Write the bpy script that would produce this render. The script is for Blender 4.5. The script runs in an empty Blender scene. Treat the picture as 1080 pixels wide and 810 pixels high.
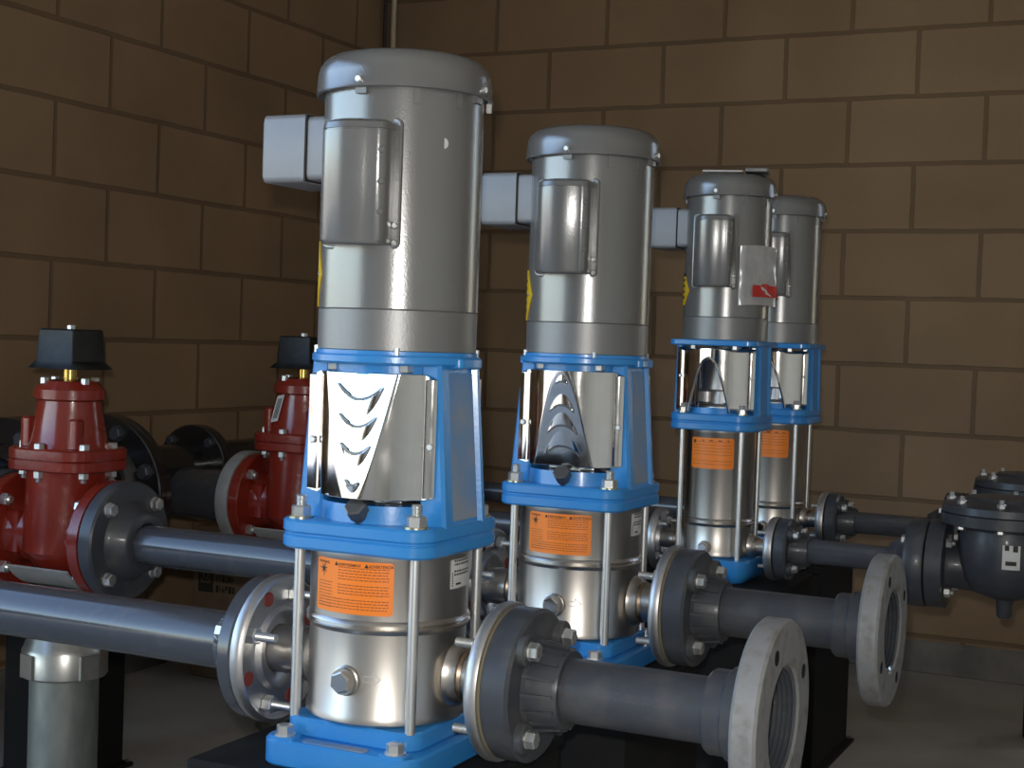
import bpy, bmesh, math, random
from mathutils import Vector, Matrix
random.seed(7)
SC = bpy.context.scene
COL = SC.collection
PI = math.pi
R_ = math.radians

# ------------------------------------------------------------------ materials
def new_mat(name, col, rough=.5, metal=0.0, coat=0.0, spec=.5):
    m = bpy.data.materials.new(name); m.use_nodes = True
    b = m.node_tree.nodes['Principled BSDF']
    b.inputs['Base Color'].default_value = (*col, 1)
    b.inputs['Roughness'].default_value = rough
    b.inputs['Metallic'].default_value = metal
    b.inputs['Coat Weight'].default_value = coat
    b.inputs['Coat Roughness'].default_value = .12
    b.inputs['Specular IOR Level'].default_value = spec
    return m

def grain(m, c2=None, scale=30, lo=.4, hi=.7, bump=0.0, bscale=200, rvar=0.0, detail=4, stretch=None):
    """procedural wear: mixes a second colour in by noise, varies roughness, adds fine bump"""
    nt = m.node_tree; N = nt.nodes; L = nt.links; b = N['Principled BSDF']
    tc = N.new('ShaderNodeTexCoord')
    src = tc.outputs['Object']
    if stretch:
        mp = N.new('ShaderNodeMapping'); mp.inputs['Scale'].default_value = stretch
        L.new(src, mp.inputs['Vector']); src = mp.outputs['Vector']
    n = N.new('ShaderNodeTexNoise'); n.inputs['Scale'].default_value = scale; n.inputs['Detail'].default_value = detail
    L.new(src, n.inputs['Vector'])
    mr = N.new('ShaderNodeMapRange'); mr.inputs['From Min'].default_value = lo; mr.inputs['From Max'].default_value = hi
    L.new(n.outputs['Fac'], mr.inputs['Value'])
    if c2:
        mx = N.new('ShaderNodeMix'); mx.data_type = 'RGBA'
        mx.inputs[6].default_value = b.inputs['Base Color'].default_value
        mx.inputs[7].default_value = (*c2, 1)
        L.new(mr.outputs['Result'], mx.inputs[0]); L.new(mx.outputs[2], b.inputs['Base Color'])
    if rvar:
        r0 = b.inputs['Roughness'].default_value
        m2 = N.new('ShaderNodeMapRange'); m2.inputs['To Min'].default_value = r0; m2.inputs['To Max'].default_value = min(1, r0 + rvar)
        L.new(mr.outputs['Result'], m2.inputs['Value']); L.new(m2.outputs['Result'], b.inputs['Roughness'])
    if bump:
        n2 = N.new('ShaderNodeTexNoise'); n2.inputs['Scale'].default_value = bscale; n2.inputs['Detail'].default_value = 3
        L.new(src, n2.inputs['Vector'])
        bp = N.new('ShaderNodeBump'); bp.inputs['Strength'].default_value = bump; bp.inputs['Distance'].default_value = .002
        L.new(n2.outputs['Fac'], bp.inputs['Height']); L.new(bp.outputs['Normal'], b.inputs['Normal'])
    return m

M = {}
M['motor'] = grain(new_mat('motor grey enamel', (.235, .235, .23), .24, .5), (.225, .225, .22), 8, .3, .8, bump=.08, bscale=420)
M['motor_end'] = grain(new_mat('cast grey enamel', (.225, .225, .22), .40, .5), (.212, .212, .207), 8, .3, .8, bump=.1, bscale=400)
M['box_grey'] = grain(new_mat('light grey box enamel', (.27, .28, .30), .38, .15), (.24, .25, .27), 12, bump=.08, bscale=300)
M['steel'] = grain(new_mat('brushed stainless', (.56, .53, .49), .32, 1), (.51, .48, .44), 9, rvar=.04, stretch=(1, 1, .3))
M['mirror'] = grain(new_mat('polished stainless', (.74, .72, .69), .07, 1), (.7, .68, .65), 30, rvar=.06)
M['ring'] = grain(new_mat('dull cast stainless', (.60, .59, .575), .40, .95), (.50, .49, .48), 25, rvar=.08, bump=.08, bscale=250)
M['tint'] = grain(new_mat('heat tinted weld', (.30, .21, .15), .38, 1), (.45, .38, .3), 60)
M['zinc'] = grain(new_mat('zinc plated steel', (.74, .75, .74), .34, .9), (.66, .67, .65), 20, rvar=.05)
M['zincy'] = grain(new_mat('yellow zinc washer', (.6, .56, .38), .3, 1), (.5, .5, .4), 60)
M['dark_metal'] = grain(new_mat('dark nickel plug', (.17, .17, .17), .3, .7), (.16, .16, .15), 60, rvar=.2)
M['blue'] = grain(new_mat('blue enamel', (.030, .245, .63), .28, 0, .3), (.040, .27, .64), 18, bump=.12, bscale=220, rvar=.08)
M['bluedust'] = grain(new_mat('dusty blue enamel', (.10, .25, .48), .5, 0, .05), (.25, .29, .35), 9, .35, .55, bump=.1, bscale=240, rvar=.2)
M['pvc'] = grain(new_mat('dark grey plastic pipe', (.062, .068, .080), .17, 0, .5), (.085, .088, .095), 26, .55, .8, rvar=.12, bump=.03)
M['pvcdust'] = grain(new_mat('dusty dark grey plastic', (.050, .055, .065), .36, 0, .08), (.082, .082, .080), 22, .5, .75, rvar=.2, bump=.1)
M['alu'] = grain(new_mat('cast grey flange paint', (.25, .25, .245), .52, .2), (.19, .18, .165), 45, .5, .7, rvar=.2, bump=.25, bscale=260)
M['rubber'] = new_mat('gasket tan', (.20, .17, .11), .8)
M['redgasket'] = new_mat('red gasket', (.19, .03, .022), .75)
M['red'] = grain(new_mat('red epoxy coat', (.245, .024, .013), .2, 0, .4), (.205, .020, .011), 12, bump=.25, bscale=70, rvar=.1)
M['black'] = grain(new_mat('black gloss epoxy', (.012, .012, .013), .22, 0, .4), (.02, .019, .018), 15, bump=.2, bscale=80)
M['blacksteel'] = grain(new_mat('black painted steel', (.010, .010, .010), .75, spec=.2), (.020, .019, .017), 9, .5, .75, rvar=.1)
M['blacknut'] = grain(new_mat('black coated nut', (.008, .009, .009), .4, spec=.3), (.022, .024, .022), 40, .5, .8, bump=.2, bscale=120)
M['iron'] = grain(new_mat('slate grey epoxy iron', (.040, .045, .054), .42, 0, .1), (.055, .058, .066), 20, bump=.2, bscale=90)
M['brass'] = new_mat('brass stem', (.62, .42, .12), .22, 1)
M['galv'] = grain(new_mat('galvanised pipe', (.33, .35, .32), .42, .6), (.24, .26, .245), 30, .35, .65, rvar=.15, stretch=(1, 1, .35))
M['galvbright'] = grain(new_mat('bright galvanised fitting', (.62, .62, .58), .3, .9), (.5, .5, .47), 30, rvar=.12)
M['greypaint'] = grain(new_mat('pale grey saddle paint', (.38, .38, .36), .5), (.3, .3, .28), 25)
M['orange'] = new_mat('orange label vinyl', (.98, .245, .018), .42)
M['ink'] = new_mat('black ink', (.02, .015, .01), .6)
M['brownink'] = new_mat('brown ink', (.36, .09, .015), .6)
M['faintink'] = new_mat('faded reddish print', (.085, .062, .060), .5)
M['white'] = grain(new_mat('white label paper', (.62, .62, .60), .5), (.55, .55, .53), 40)
M['yellow'] = grain(new_mat('yellow name plate', (.78, .50, .02), .4), (.7, .44, .02), 40)
M['redlabel'] = new_mat('red tape', (.55, .03, .02), .45)
M['bag'] = grain(new_mat('clear plastic bag over paper', (.40, .40, .40), .22, 0, .4), (.48, .48, .48), 30, .45, .6, bump=.5, bscale=45)
M['card'] = grain(new_mat('brown cardboard', (.16, .105, .06), .8), (.13, .085, .05), 16)
M['conduit'] = new_mat('tan painted conduit', (.50, .43, .30), .45)
M['line'] = new_mat('black cable', (.015, .016, .018), .5)
M['floor'] = grain(new_mat('stained concrete floor', (.355, .345, .32), .75), (.26, .25, .23), 2.2, .38, .66, bump=.15, bscale=60, rvar=.2)
M['curb'] = grain(new_mat('rough concrete footing', (.20, .185, .16), .85), (.13, .12, .105), 9, .35, .65, bump=.5, bscale=60)
M['ceil'] = grain(new_mat('pale bounce ceiling', (.66, .64, .60), .85), (.60, .58, .54), 6)  # pale tone chosen so the unseen ceiling bounces door light down
M['bouncewall'] = grain(new_mat('white bounce wall', (.74, .71, .66), .8), (.68, .65, .60), 4)  # white chosen so the unseen walls bounce fill light into the room
M['ground'] = grain(new_mat('dry gravel ground', (.46, .40, .32), .95), (.38, .33, .26), 3)
M['paint'] = new_mat('door frame paint', (.16, .12, .08), .5)

def block_mat(name, axis, joint0):
    """tan concrete block wall, half-running bond; joint0 places the head joints, the beds follow the courses"""
    m = bpy.data.materials.new(name); m.use_nodes = True
    nt = m.node_tree; N = nt.nodes; L = nt.links; b = N['Principled BSDF']
    B = .2032
    tc = N.new('ShaderNodeTexCoord'); sx = N.new('ShaderNodeSeparateXYZ'); L.new(tc.outputs['Object'], sx.inputs[0])
    au = N.new('ShaderNodeMath'); au.inputs[1].default_value = -joint0 + 20 * 2 * B
    av = N.new('ShaderNodeMath'); av.inputs[1].default_value = -1.735 + 20 * B
    L.new(sx.outputs['X' if axis == 'x' else 'Y'], au.inputs[0]); L.new(sx.outputs['Z'], av.inputs[0])
    cb = N.new('ShaderNodeCombineXYZ'); L.new(au.outputs[0], cb.inputs[0]); L.new(av.outputs[0], cb.inputs[1])
    # wobble so that the joints are not ruler straight
    nz = N.new('ShaderNodeTexNoise'); nz.inputs['Scale'].default_value = 9; L.new(tc.outputs['Object'], nz.inputs['Vector'])
    vm = N.new('ShaderNodeVectorMath'); vm.operation = 'SUBTRACT'; vm.inputs[1].default_value = (.5, .5, .5); L.new(nz.outputs['Color'], vm.inputs[0])
    vs = N.new('ShaderNodeVectorMath'); vs.operation = 'SCALE'; vs.inputs['Scale'].default_value = .006; L.new(vm.outputs[0], vs.inputs[0])
    va = N.new('ShaderNodeVectorMath'); L.new(cb.outputs[0], va.inputs[0]); L.new(vs.outputs[0], va.inputs[1])
    br = N.new('ShaderNodeTexBrick'); L.new(va.outputs[0], br.inputs['Vector'])
    br.offset = .5; br.offset_frequency = 2; br.squash = 1
    br.inputs['Scale'].default_value = 1
    br.inputs['Color1'].default_value = (.292, .196, .114, 1)
    br.inputs['Color2'].default_value = (.264, .176, .102, 1)
    br.inputs['Mortar'].default_value = (.180, .118, .068, 1)
    br.inputs['Mortar Size'].default_value = .0075; br.inputs['Mortar Smooth'].default_value = .35
    br.inputs['Bias'].default_value = 0; br.inputs['Brick Width'].default_value = 2 * B; br.inputs['Row Height'].default_value = B
    n = N.new('ShaderNodeTexNoise'); n.inputs['Scale'].default_value = 3.1; n.inputs['Detail'].default_value = 6; L.new(tc.outputs['Object'], n.inputs['Vector'])
    mr = N.new('ShaderNodeMapRange'); mr.inputs['From Min'].default_value = .3; mr.inputs['From Max'].default_value = .7
    mr.inputs['To Min'].default_value = .86; mr.inputs['To Max'].default_value = 1.12; L.new(n.outputs['Fac'], mr.inputs['Value'])
    mm = N.new('ShaderNodeMix'); mm.data_type = 'RGBA'; mm.blend_type = 'MULTIPLY'; mm.inputs[0].default_value = 1
    L.new(br.outputs['Color'], mm.inputs[6]); L.new(mr.outputs['Result'], mm.inputs[7]); L.new(mm.outputs[2], b.inputs['Base Color'])
    b.inputs['Roughness'].default_value = .8; b.inputs['Specular IOR Level'].default_value = .25
    n2 = N.new('ShaderNodeTexNoise'); n2.inputs['Scale'].default_value = 90; L.new(tc.outputs['Object'], n2.inputs['Vector'])
    h = N.new('ShaderNodeMath'); h.operation = 'MULTIPLY_ADD'; h.inputs[1].default_value = -1.0
    ns = N.new('ShaderNodeMath'); ns.operation = 'MULTIPLY'; ns.inputs[1].default_value = .22; L.new(n2.outputs['Fac'], ns.inputs[0])
    L.new(br.outputs['Fac'], h.inputs[0]); L.new(ns.outputs[0], h.inputs[2])
    bp = N.new('ShaderNodeBump'); bp.inputs['Strength'].default_value = .7; bp.inputs['Distance'].default_value = .005
    L.new(h.outputs[0], bp.inputs['Height']); L.new(bp.outputs['Normal'], b.inputs['Normal'])
    return m
M['block_x'] = block_mat('tan block wall along x', 'x', .4202)
M['block_y'] = block_mat('tan block wall along y', 'y', -1.4447)

# ------------------------------------------------------------------ mesh helpers
def B(): return bmesh.new()

def frame(axis):
    d = Vector(axis).normalized()
    return d.to_track_quat('Z', 'Y').to_matrix()

def lathe(bm, prof, axis=(0, 0, 1), c=(0, 0, 0), n=48):
    """revolve (r, t) pairs round the axis through c; r = 0 closes an end"""
    F = frame(axis); c = Vector(c); rings = []
    for r, t in prof:
        if r < 1e-7:
            rings.append([bm.verts.new(c + F @ Vector((0, 0, t)))])
        else:
            rings.append([bm.verts.new(c + F @ Vector((r * math.cos(2 * PI * k / n), r * math.sin(2 * PI * k / n), t))) for k in range(n)])
    for a, b in zip(rings, rings[1:]):
        if len(a) == 1 and len(b) == 1: continue
        for k in range(n):
            k2 = (k + 1) % n
            if len(a) == 1: bm.faces.new((a[0], b[k2], b[k]))
            elif len(b) == 1: bm.faces.new((a[k], a[k2], b[0]))
            else: bm.faces.new((a[k], a[k2], b[k2], b[k]))

def cyl(bm, r, t0, t1, axis=(0, 0, 1), c=(0, 0, 0), n=32, ch=0.0, ri=0.0):
    s = 1 if t1 > t0 else -1
    ch_ = ch * s
    if ri > 0:
        p = [(ri, t0), (r - ch, t0), (r, t0 + ch_), (r, t1 - ch_), (r - ch, t1), (ri, t1), (ri, t0)]
    else:
        p = [(0, t0), (r - ch, t0), (r, t0 + ch_), (r, t1 - ch_), (r - ch, t1), (0, t1)]
    lathe(bm, p, axis, c, n)

def loops(bm, ls, cap=True):
    """skin a stack of vertex loops of equal length"""
    vs = [[bm.verts.new(p) for p in l] for l in ls]
    n = len(vs[0])
    for a, b in zip(vs, vs[1:]):
        for k in range(n):
            bm.faces.new((a[k], a[(k + 1) % n], b[(k + 1) % n], b[k]))
    if cap:
        bm.faces.new(list(reversed(vs[0]))); bm.faces.new(vs[-1])

def rr(hx, hy, r, z, n=6, cx=0, cy=0):
    out = []
    for sx, sy, a0 in ((1, 1, 0), (-1, 1, 90), (-1, -1, 180), (1, -1, 270)):
        for k in range(n + 1):
            a = R_(a0 + 90 * k / n)
            out.append(Vector((cx + sx * (hx - r) + r * math.cos(a), cy + sy * (hy - r) + r * math.sin(a), z)))
    return out

def slab(bm, hx, hy, r, z0, z1, ch=.002, cx=0, cy=0, n=6):
    loops(bm, [rr(hx - ch, hy - ch, max(r - ch, .0005), z0, n, cx, cy), rr(hx, hy, r, z0 + ch, n, cx, cy),
               rr(hx, hy, r, z1 - ch, n, cx, cy), rr(hx - ch, hy - ch, max(r - ch, .0005), z1, n, cx, cy)])

def box(bm, lo, hi, ch=.0):
    hx, hy = (hi[0] - lo[0]) / 2, (hi[1] - lo[1]) / 2
    cx, cy = (hi[0] + lo[0]) / 2, (hi[1] + lo[1]) / 2
    if ch: slab(bm, hx, hy, ch, lo[2], hi[2], ch * .9, cx, cy, 2)
    else:
        q = lambda z: [Vector((cx + sx * hx, cy + sy * hy, z)) for sx, sy in ((1, 1), (-1, 1), (-1, -1), (1, -1))]
        loops(bm, [q(lo[2]), q(hi[2])])

def hexa(bm, c, axis, af, t0, t1, rot=0.0):
    """hexagon head or nut, af = across flats, chamfered outer end"""
    F = frame(axis); c = Vector(c); R = af / math.sqrt(3); s = 1 if t1 > t0 else -1
    def lp(r, t): return [c + F @ Vector((r * math.cos(rot + k * PI / 3), r * math.sin(rot + k * PI / 3), t)) for k in range(6)]
    ls = [lp(R, t0), lp(R, t1 - s * af * .07), lp(R * .86, t1)]
    if s < 0: ls = [list(reversed(l)) for l in ls]
    loops(bm, ls)

def thread(bm, r, t0, t1, axis, c, n=14, pitch=.0022):
    k = max(3, int(abs(t1 - t0) / pitch)); p = [(0, t0)]
    for i in range(k):
        a = t0 + (t1 - t0) * i / k; b = t0 + (t1 - t0) * (i + .5) / k
        p += [(r * .86, a), (r, b)]
    p += [(r * .84, t1), (0, t1)]
    lathe(bm, p, axis, c, n)

def tube(bm, pts, r, n=12):
    pts = [Vector(p) for p in pts]; rings = []
    for i, p in enumerate(pts):
        d = (pts[min(i + 1, len(pts) - 1)] - pts[max(i - 1, 0)]).normalized()
        F = d.to_track_quat('Z', 'Y').to_matrix()
        rings.append([p + F @ Vector((r * math.cos(2 * PI * k / n), r * math.sin(2 * PI * k / n), 0)) for k in range(n)])
    loops(bm, rings)

def cyl_patch(bm, R, a0, a1, z0, z1, na=16, nz=4, th=.0006, edge=None):
    """a thin sheet wrapped on a vertical cylinder; angles in degrees from +X; edge(v) -> (a0, a1) shapes it"""
    V = {}
    for j in range(nz + 1):
        v = j / nz; z = z0 + (z1 - z0) * v
        b0, b1 = edge(v) if edge else (a0, a1)
        for i in range(na + 1):
            a = R_(b0 + (b1 - b0) * i / na)
            for s in (0, 1):
                V[i, j, s] = bm.verts.new((math.cos(a) * (R + th * s), math.sin(a) * (R + th * s), z))
    for j in range(nz):
        for i in range(na):
            bm.faces.new((V[i, j, 1], V[i + 1, j, 1], V[i + 1, j + 1, 1], V[i, j + 1, 1]))
            bm.faces.new((V[i, j, 0], V[i, j + 1, 0], V[i + 1, j + 1, 0], V[i + 1, j, 0]))
    for i in range(na):
        bm.faces.new((V[i, 0, 0], V[i + 1, 0, 0], V[i + 1, 0, 1], V[i, 0, 1]))
        bm.faces.new((V[i, nz, 0], V[i, nz, 1], V[i + 1, nz, 1], V[i + 1, nz, 0]))
    for j in range(nz):
        bm.faces.new((V[0, j, 0], V[0, j, 1], V[0, j + 1, 1], V[0, j + 1, 0]))
        bm.faces.new((V[na, j, 0], V[na, j + 1, 0], V[na, j + 1, 1], V[na, j, 1]))

def obj(name, bm, mat, parent=None, label=None, ang=35, loc=None):
    bmesh.ops.recalc_face_normals(bm, faces=bm.faces[:])
    me = bpy.data.meshes.new(name); bm.to_mesh(me); bm.free()
    for p in me.polygons: p.use_smooth = True
    me.set_sharp_from_angle(angle=R_(ang))
    me.materials.append(M[mat] if isinstance(mat, str) else mat)
    o = bpy.data.objects.new(name, me); COL.objects.link(o)
    if parent: o.parent = parent
    if loc: o.location = loc
    if label: o['label'] = label
    return o

def thing(name, label, cat, loc=(0, 0, 0), group=None):
    o = bpy.data.objects.new(name, None); COL.objects.link(o); o.empty_display_size = .05
    o.location = loc; o['label'] = label; o['category'] = cat
    if group: o['group'] = group
    return o

def tag(o, label, cat, group=None):
    o['label'] = label; o['category'] = cat
    if group: o['group'] = group
    return o

def struct(name, bm, mat, ang=35):
    o = obj(name, bm, mat, ang=ang); o['kind'] = 'structure'; return o

def text_bm(body, size, fn, bold=1.0):
    """flat letters mapped through fn(u, v) -> point"""
    cu = bpy.data.curves.new('letters', 'FONT'); cu.body = body; cu.size = size; cu.align_x = 'LEFT'; cu.offset = .012 * size * bold
    t = bpy.data.objects.new('letters', cu); COL.objects.link(t)
    dg = bpy.context.evaluated_depsgraph_get()
    me = bpy.data.meshes.new_from_object(t.evaluated_get(dg))
    bm = B(); bm.from_mesh(me)
    for v in bm.verts: v.co = fn(v.co.x, v.co.y)
    bpy.data.objects.remove(t); bpy.data.curves.remove(cu); bpy.data.meshes.remove(me)
    return bm

def merge(dst, src):
    me = bpy.data.meshes.new('tmp'); src.to_mesh(me); src.free(); dst.from_mesh(me); bpy.data.meshes.remove(me)

def on_cyl(R, az, z0):
    def f(u, v):
        a = R_(az) + u / R
        return Vector((R * math.cos(a), R * math.sin(a), z0 + v))
    return f

def quad_on(bm, fn, u0, v0, u1, v1, n=3):
    for i in range(n):
        a = u0 + (u1 - u0) * i / n; b = u0 + (u1 - u0) * (i + 1) / n
        bm.faces.new([bm.verts.new(fn(*p)) for p in ((a, v0), (b, v0), (b, v1), (a, v1))])

# ------------------------------------------------------------------ pumps
def warning_label(parent, R, z0, z1, a0, a1, detail):
    bm = B()
    def edge(v):
        h = (z1 - z0); e = min(v, 1 - v) * h; r = .004
        k = 0 if e >= r else (r - math.sqrt(max(0, r * r - (r - e) ** 2)))
        d = math.degrees(k / R); return a0 + d, a1 - d
    cyl_patch(bm, R + .0004, a0, a1, z0, z1, 20, 24, .0005, edge)
    lab = obj('warning_label', bm, 'orange', parent, 'orange warning label')
    w = R_(a1 - a0) * R; h = z1 - z0
    f = on_cyl(R + .0013, a0, z0)
    ink = B(); brown = B(); rnd = random.Random(3)
    if detail:
        merge(ink, text_bm('WARNING', .0045, lambda u, v: f(u + .004, v + h - .0065)))
        merge(ink, text_bm('AVERTISSEMENT', .0048, lambda u, v: f(u * .92 + w * .36, v + h - .0068)))
        merge(ink, text_bm('ADVERTENCIA', .0050, lambda u, v: f(u * .92 + w * .735, v + h - .0068)))
        for x in (w * .31, w * .685):
            ink.faces.new([ink.verts.new(f(*p)) for p in ((x, h - .0072), (x + .0055, h - .0072), (x + .00275, h - .0022))])
        # burst symbol in the left column
        cx, cy = w * .135, h * .79
        for k in range(7):
            a = k * 2 * PI / 7 + .3; L = .008 + .003 * (k % 2)
            p, q = (cx + .0012 * math.cos(a + 1.57), cy + .0012 * math.sin(a + 1.57)), (cx - .0012 * math.cos(a + 1.57), cy - .0012 * math.sin(a + 1.57))
            ink.faces.new([ink.verts.new(f(*s)) for s in (p, q, (cx + L * math.cos(a), cy + L * math.sin(a)))])
    rows = 15 if detail else 8
    for i in range(rows):
        v = h * (.86 - i * .82 / rows)
        if i in (5, 10): continue
        x = w * (.36 if (detail and i < 11) else .05); 
        while x < w * .95:
            l = rnd.uniform(.002, .006)
            quad_on(brown, f, x, v, min(x + l, w * .96), v + .0011, 1); x += l + .0011
    if detail:
        for i in range(9):
            v = h * (.55 - i * .058); x = w * .05
            while x < w * .27:
                l = rnd.uniform(.002, .005); quad_on(brown, f, x, v, min(x + l, w * .28), v + .001, 1); x += l + .001
        obj('label_heading', ink, 'ink', lab)
    else:
        quad_on(ink, f, w * .06, h * .82, w * .12, h * .92, 1); quad_on(ink, f, w * .3, h * .9, w * .9, h * .93, 3)
        obj('label_heading', ink, 'ink', lab)
    obj('label_text', brown, 'brownink', lab)

def guard_surface(u, v, w, bulge, yb, flip, cut):
    yc = -yb - bulge * (1 - (u / w) ** 2)
    vv = 1 - v if flip else v
    yp = -yb - bulge + .0008 + .0130 * vv + .0050 * vv * vv
    k = .0012; h = max(k - abs(yc - yp), 0) / k
    return max(yc, yp) + h * h * k * .25

def louvred_guard(parent, z0, z1, w, bulge, yb, flip, sgn=1):
    """bowed mirror plate with a wedge shaped flat and crescent louvres, flat screw tabs at both edges"""
    H = z1 - z0; NU, NV = 110, 130; bm = B(); V = {}
    lou = []
    for vi, hw in ((.90, .0325), (.66, .0265), (.43, .0215), (.14, .0105)):
        lou.append((vi, hw, .016 * hw / .031 / H * 1.1))
    def surf(u, v):
        y = guard_surface(u, v, w, bulge, yb, flip, 0)
        vv = 1 - v if flip else v
        for vi, hw, sag in lou:
            if abs(u) < hw:
                q = 1 - (u / hw) ** 2
                vt = vi - sag * q; vb = vi - 2.3 * sag * q - .004
                if vb < vv < vt: y -= .0011 * (vv - vb) / (vt - vb) * min(1, q * 3)
        return y
    for i in range(NU + 1):
        u = -w + 2 * w * i / NU
        for j in range(NV + 1):
            v = j / NV
            V[i, j] = bm.verts.new((u, sgn * surf(u, v), z0 + H * v))
    for i in range(NU):
        for j in range(NV):
            bm.faces.new((V[i, j], V[i + 1, j], V[i + 1, j + 1], V[i, j + 1]))
    # flat edge tabs, bent out of the plate
    for s in (-1, 1):
        col = [V[(0 if s < 0 else NU), j] for j in range(NV + 1)]
        o1 = [bm.verts.new((s * (w + .0025), sgn * (-yb + .004), v.co.z)) for v in col]
        o2 = [bm.verts.new((s * (w + .019), sgn * (-yb + .004), min(max(v.co.z, z0 + .004), z1 - .006))) for v in col]
        for a, b in ((col, o1), (o1, o2)):
            for j in range(NV): bm.faces.new((a[j], a[j + 1], b[j + 1], b[j]))
    g = obj('coupling_guard', bm, 'mirror', parent, 'polished steel coupling guard', ang=22)
    so = g.modifiers.new('thick', 'SOLIDIFY'); so.thickness = .0012; so.offset = -1 if sgn > 0 else 1
    for vi, hw, sag in lou:
        sl = B(); n = 20; prev = None
        for k in range(n + 1):
            u = -hw + 2 * hw * k / n; q = max(0.0, 1 - (u / hw) ** 2)
            vt = vi - sag * q; th = .0026 * (q ** .5) + .0005 + (.0022 if u < -.45 * hw and not flip else 0)
            va = vt - .012 / H * 0; vb2 = vt + th / H
            row = []
            for vv in (va, vb2):
                v = 1 - vv if flip else vv
                row.append(sl.verts.new((u, sgn * (guard_surface(u, v, w, bulge, yb, flip, 0) - .0022), z0 + H * v)))
            if prev: sl.faces.new((prev[0], row[0], row[1], prev[1]))
            prev = row
        obj('louver_slot', sl, 'dark_metal', g, 'dark crescent louvre slot')
    for s in (-1, 1):
        sb = B(); zc = z0 + H * .43
        cyl(sb, .0045, -.0005, .003, (0, -sgn, 0), (s * (w + .012), sgn * (-yb + .004), zc), 14, .001)
        obj('guard_screw', sb, 'zinc', g)

def open_guard(parent, z0, z1, w, bulge, yb, sgn=1):
    """bowed mirror plate with an arched cut-out with a rolled lip"""
    H = z1 - z0; NU, NV = 60, 14; bm = B(); V = {}; ow, oh = w * .66, .84
    cx = -.006
    def sy(u): return -yb - bulge * (1 - (u / w) ** 2)
    def low(u):
        t = abs((u - cx) / ow); return 0 if t >= 1 else oh * (1 - t ** 2.1)
    us = sorted(set([-w + 2 * w * i / NU for i in range(NU + 1)] + [cx - ow, cx + ow]))
    for i, u in enumerate(us):
        for j in range(NV + 1):
            v = low(u) + (1 - low(u)) * j / NV
            V[i, j] = bm.verts.new((u, sgn * sy(u), z0 + H * v))
    for i in range(len(us) - 1):
        for j in range(NV): bm.faces.new((V[i, j], V[i + 1, j], V[i + 1, j + 1], V[i, j + 1]))
    for s in (-1, 1):
        k = 0 if s < 0 else len(us) - 1
        col = [V[k, j] for j in range(NV + 1)]
        o1 = [bm.verts.new((s * (w + .002), sgn * (-yb + .003), v.co.z)) for v in col]
        o2 = [bm.verts.new((s * (w + .016), sgn * (-yb + .003), v.co.z)) for v in col]
        for a, b in ((col, o1), (o1, o2)):
            for j in range(NV): bm.faces.new((a[j], a[j + 1], b[j + 1], b[j]))
    g = obj('coupling_guard', bm, 'mirror', parent, 'polished steel coupling guard with an arched opening', ang=22)
    so = g.modifiers.new('thick', 'SOLIDIFY'); so.thickness = .0012; so.offset = -1 if sgn > 0 else 1
    lip = B(); pts = []
    for k in range(41):
        u = cx - ow + 2 * ow * k / 40; pts.append((u, sgn * (sy(u) - .001), z0 + H * low(u)))
    tube(lip, pts, .0032, 8); obj('opening_lip', lip, 'mirror', g)
    for s in (-1, 1):
        sb = B(); cyl(sb, .0035, -.0005, .0025, (0, -sgn, 0), (s * (w + .009), sgn * (-yb + .003), z0 + H * .55), 12, .001)
        obj('guard_screw', sb, 'zinc', g)

def steel_flange(parent, s, x0, R, zc, rn, x_in, bolts):
    """loose backing ring with stub end on a pump nozzle; s = +1 discharge side, -1 suction side; sits in the pump frame"""
    ax = (s, 0, 0); c = (0, 0, zc)
    bm = B()
    lathe(bm, [(rn, x_in), (rn * 1.32, x_in + .004), (rn * 1.22, x_in + .012), (rn, x_in + .018), (rn, x0 + .012), (rn * .8, x0 + .0165), (rn * .8, x_in), (rn, x_in)], ax, c, 40)
    noz = obj('nozzle', bm, 'steel', parent)
    w = B(); lathe(w, [(rn * 1.03, x_in + .017), (rn * 1.09, x_in + .021), (rn * 1.03, x_in + .025), (rn * 1.0, x_in + .021), (rn * 1.03, x_in + .017)], ax, c, 40)
    obj('weld_bead', w, 'tint', noz, 'brown heat tinted weld')
    bm = B()
    rb = R * .76
    # dished ring: rounded outer rim, hollow back, hub boss round the stub end
    lathe(bm, [(rn * 1.03, x0 + .006), (R * .46, x0 - .001), (R * .53, x0 - .001), (R * .57, x0 + .0065), (R * .875, x0 + .007), (R * .915, x0 + .002), (R * .945, x0 - .001), (R * .982, x0 + .002),
               (R, x0 + .006), (R, x0 + .013), (R * .985, x0 + .0165), (rn * 1.03, x0 + .0165), (rn * 1.03, x0 + .006)], ax, c, 72)
    ring = obj('flange_ring', bm, 'ring', parent, 'stainless backing flange')
    for k in range(8):
        if (k % 2 == 1) if s < 0 else True: continue
        hb = B(); a = R_(22.5 + 45 * k); cyl(hb, R * .098, x0 + .005, x0 + .0067, ax, (0, rb * math.cos(a), zc + rb * math.sin(a)), 18)
        obj('bolt_hole', hb, 'redgasket', ring, 'open bolt hole showing the red gasket')
    return ring

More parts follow.
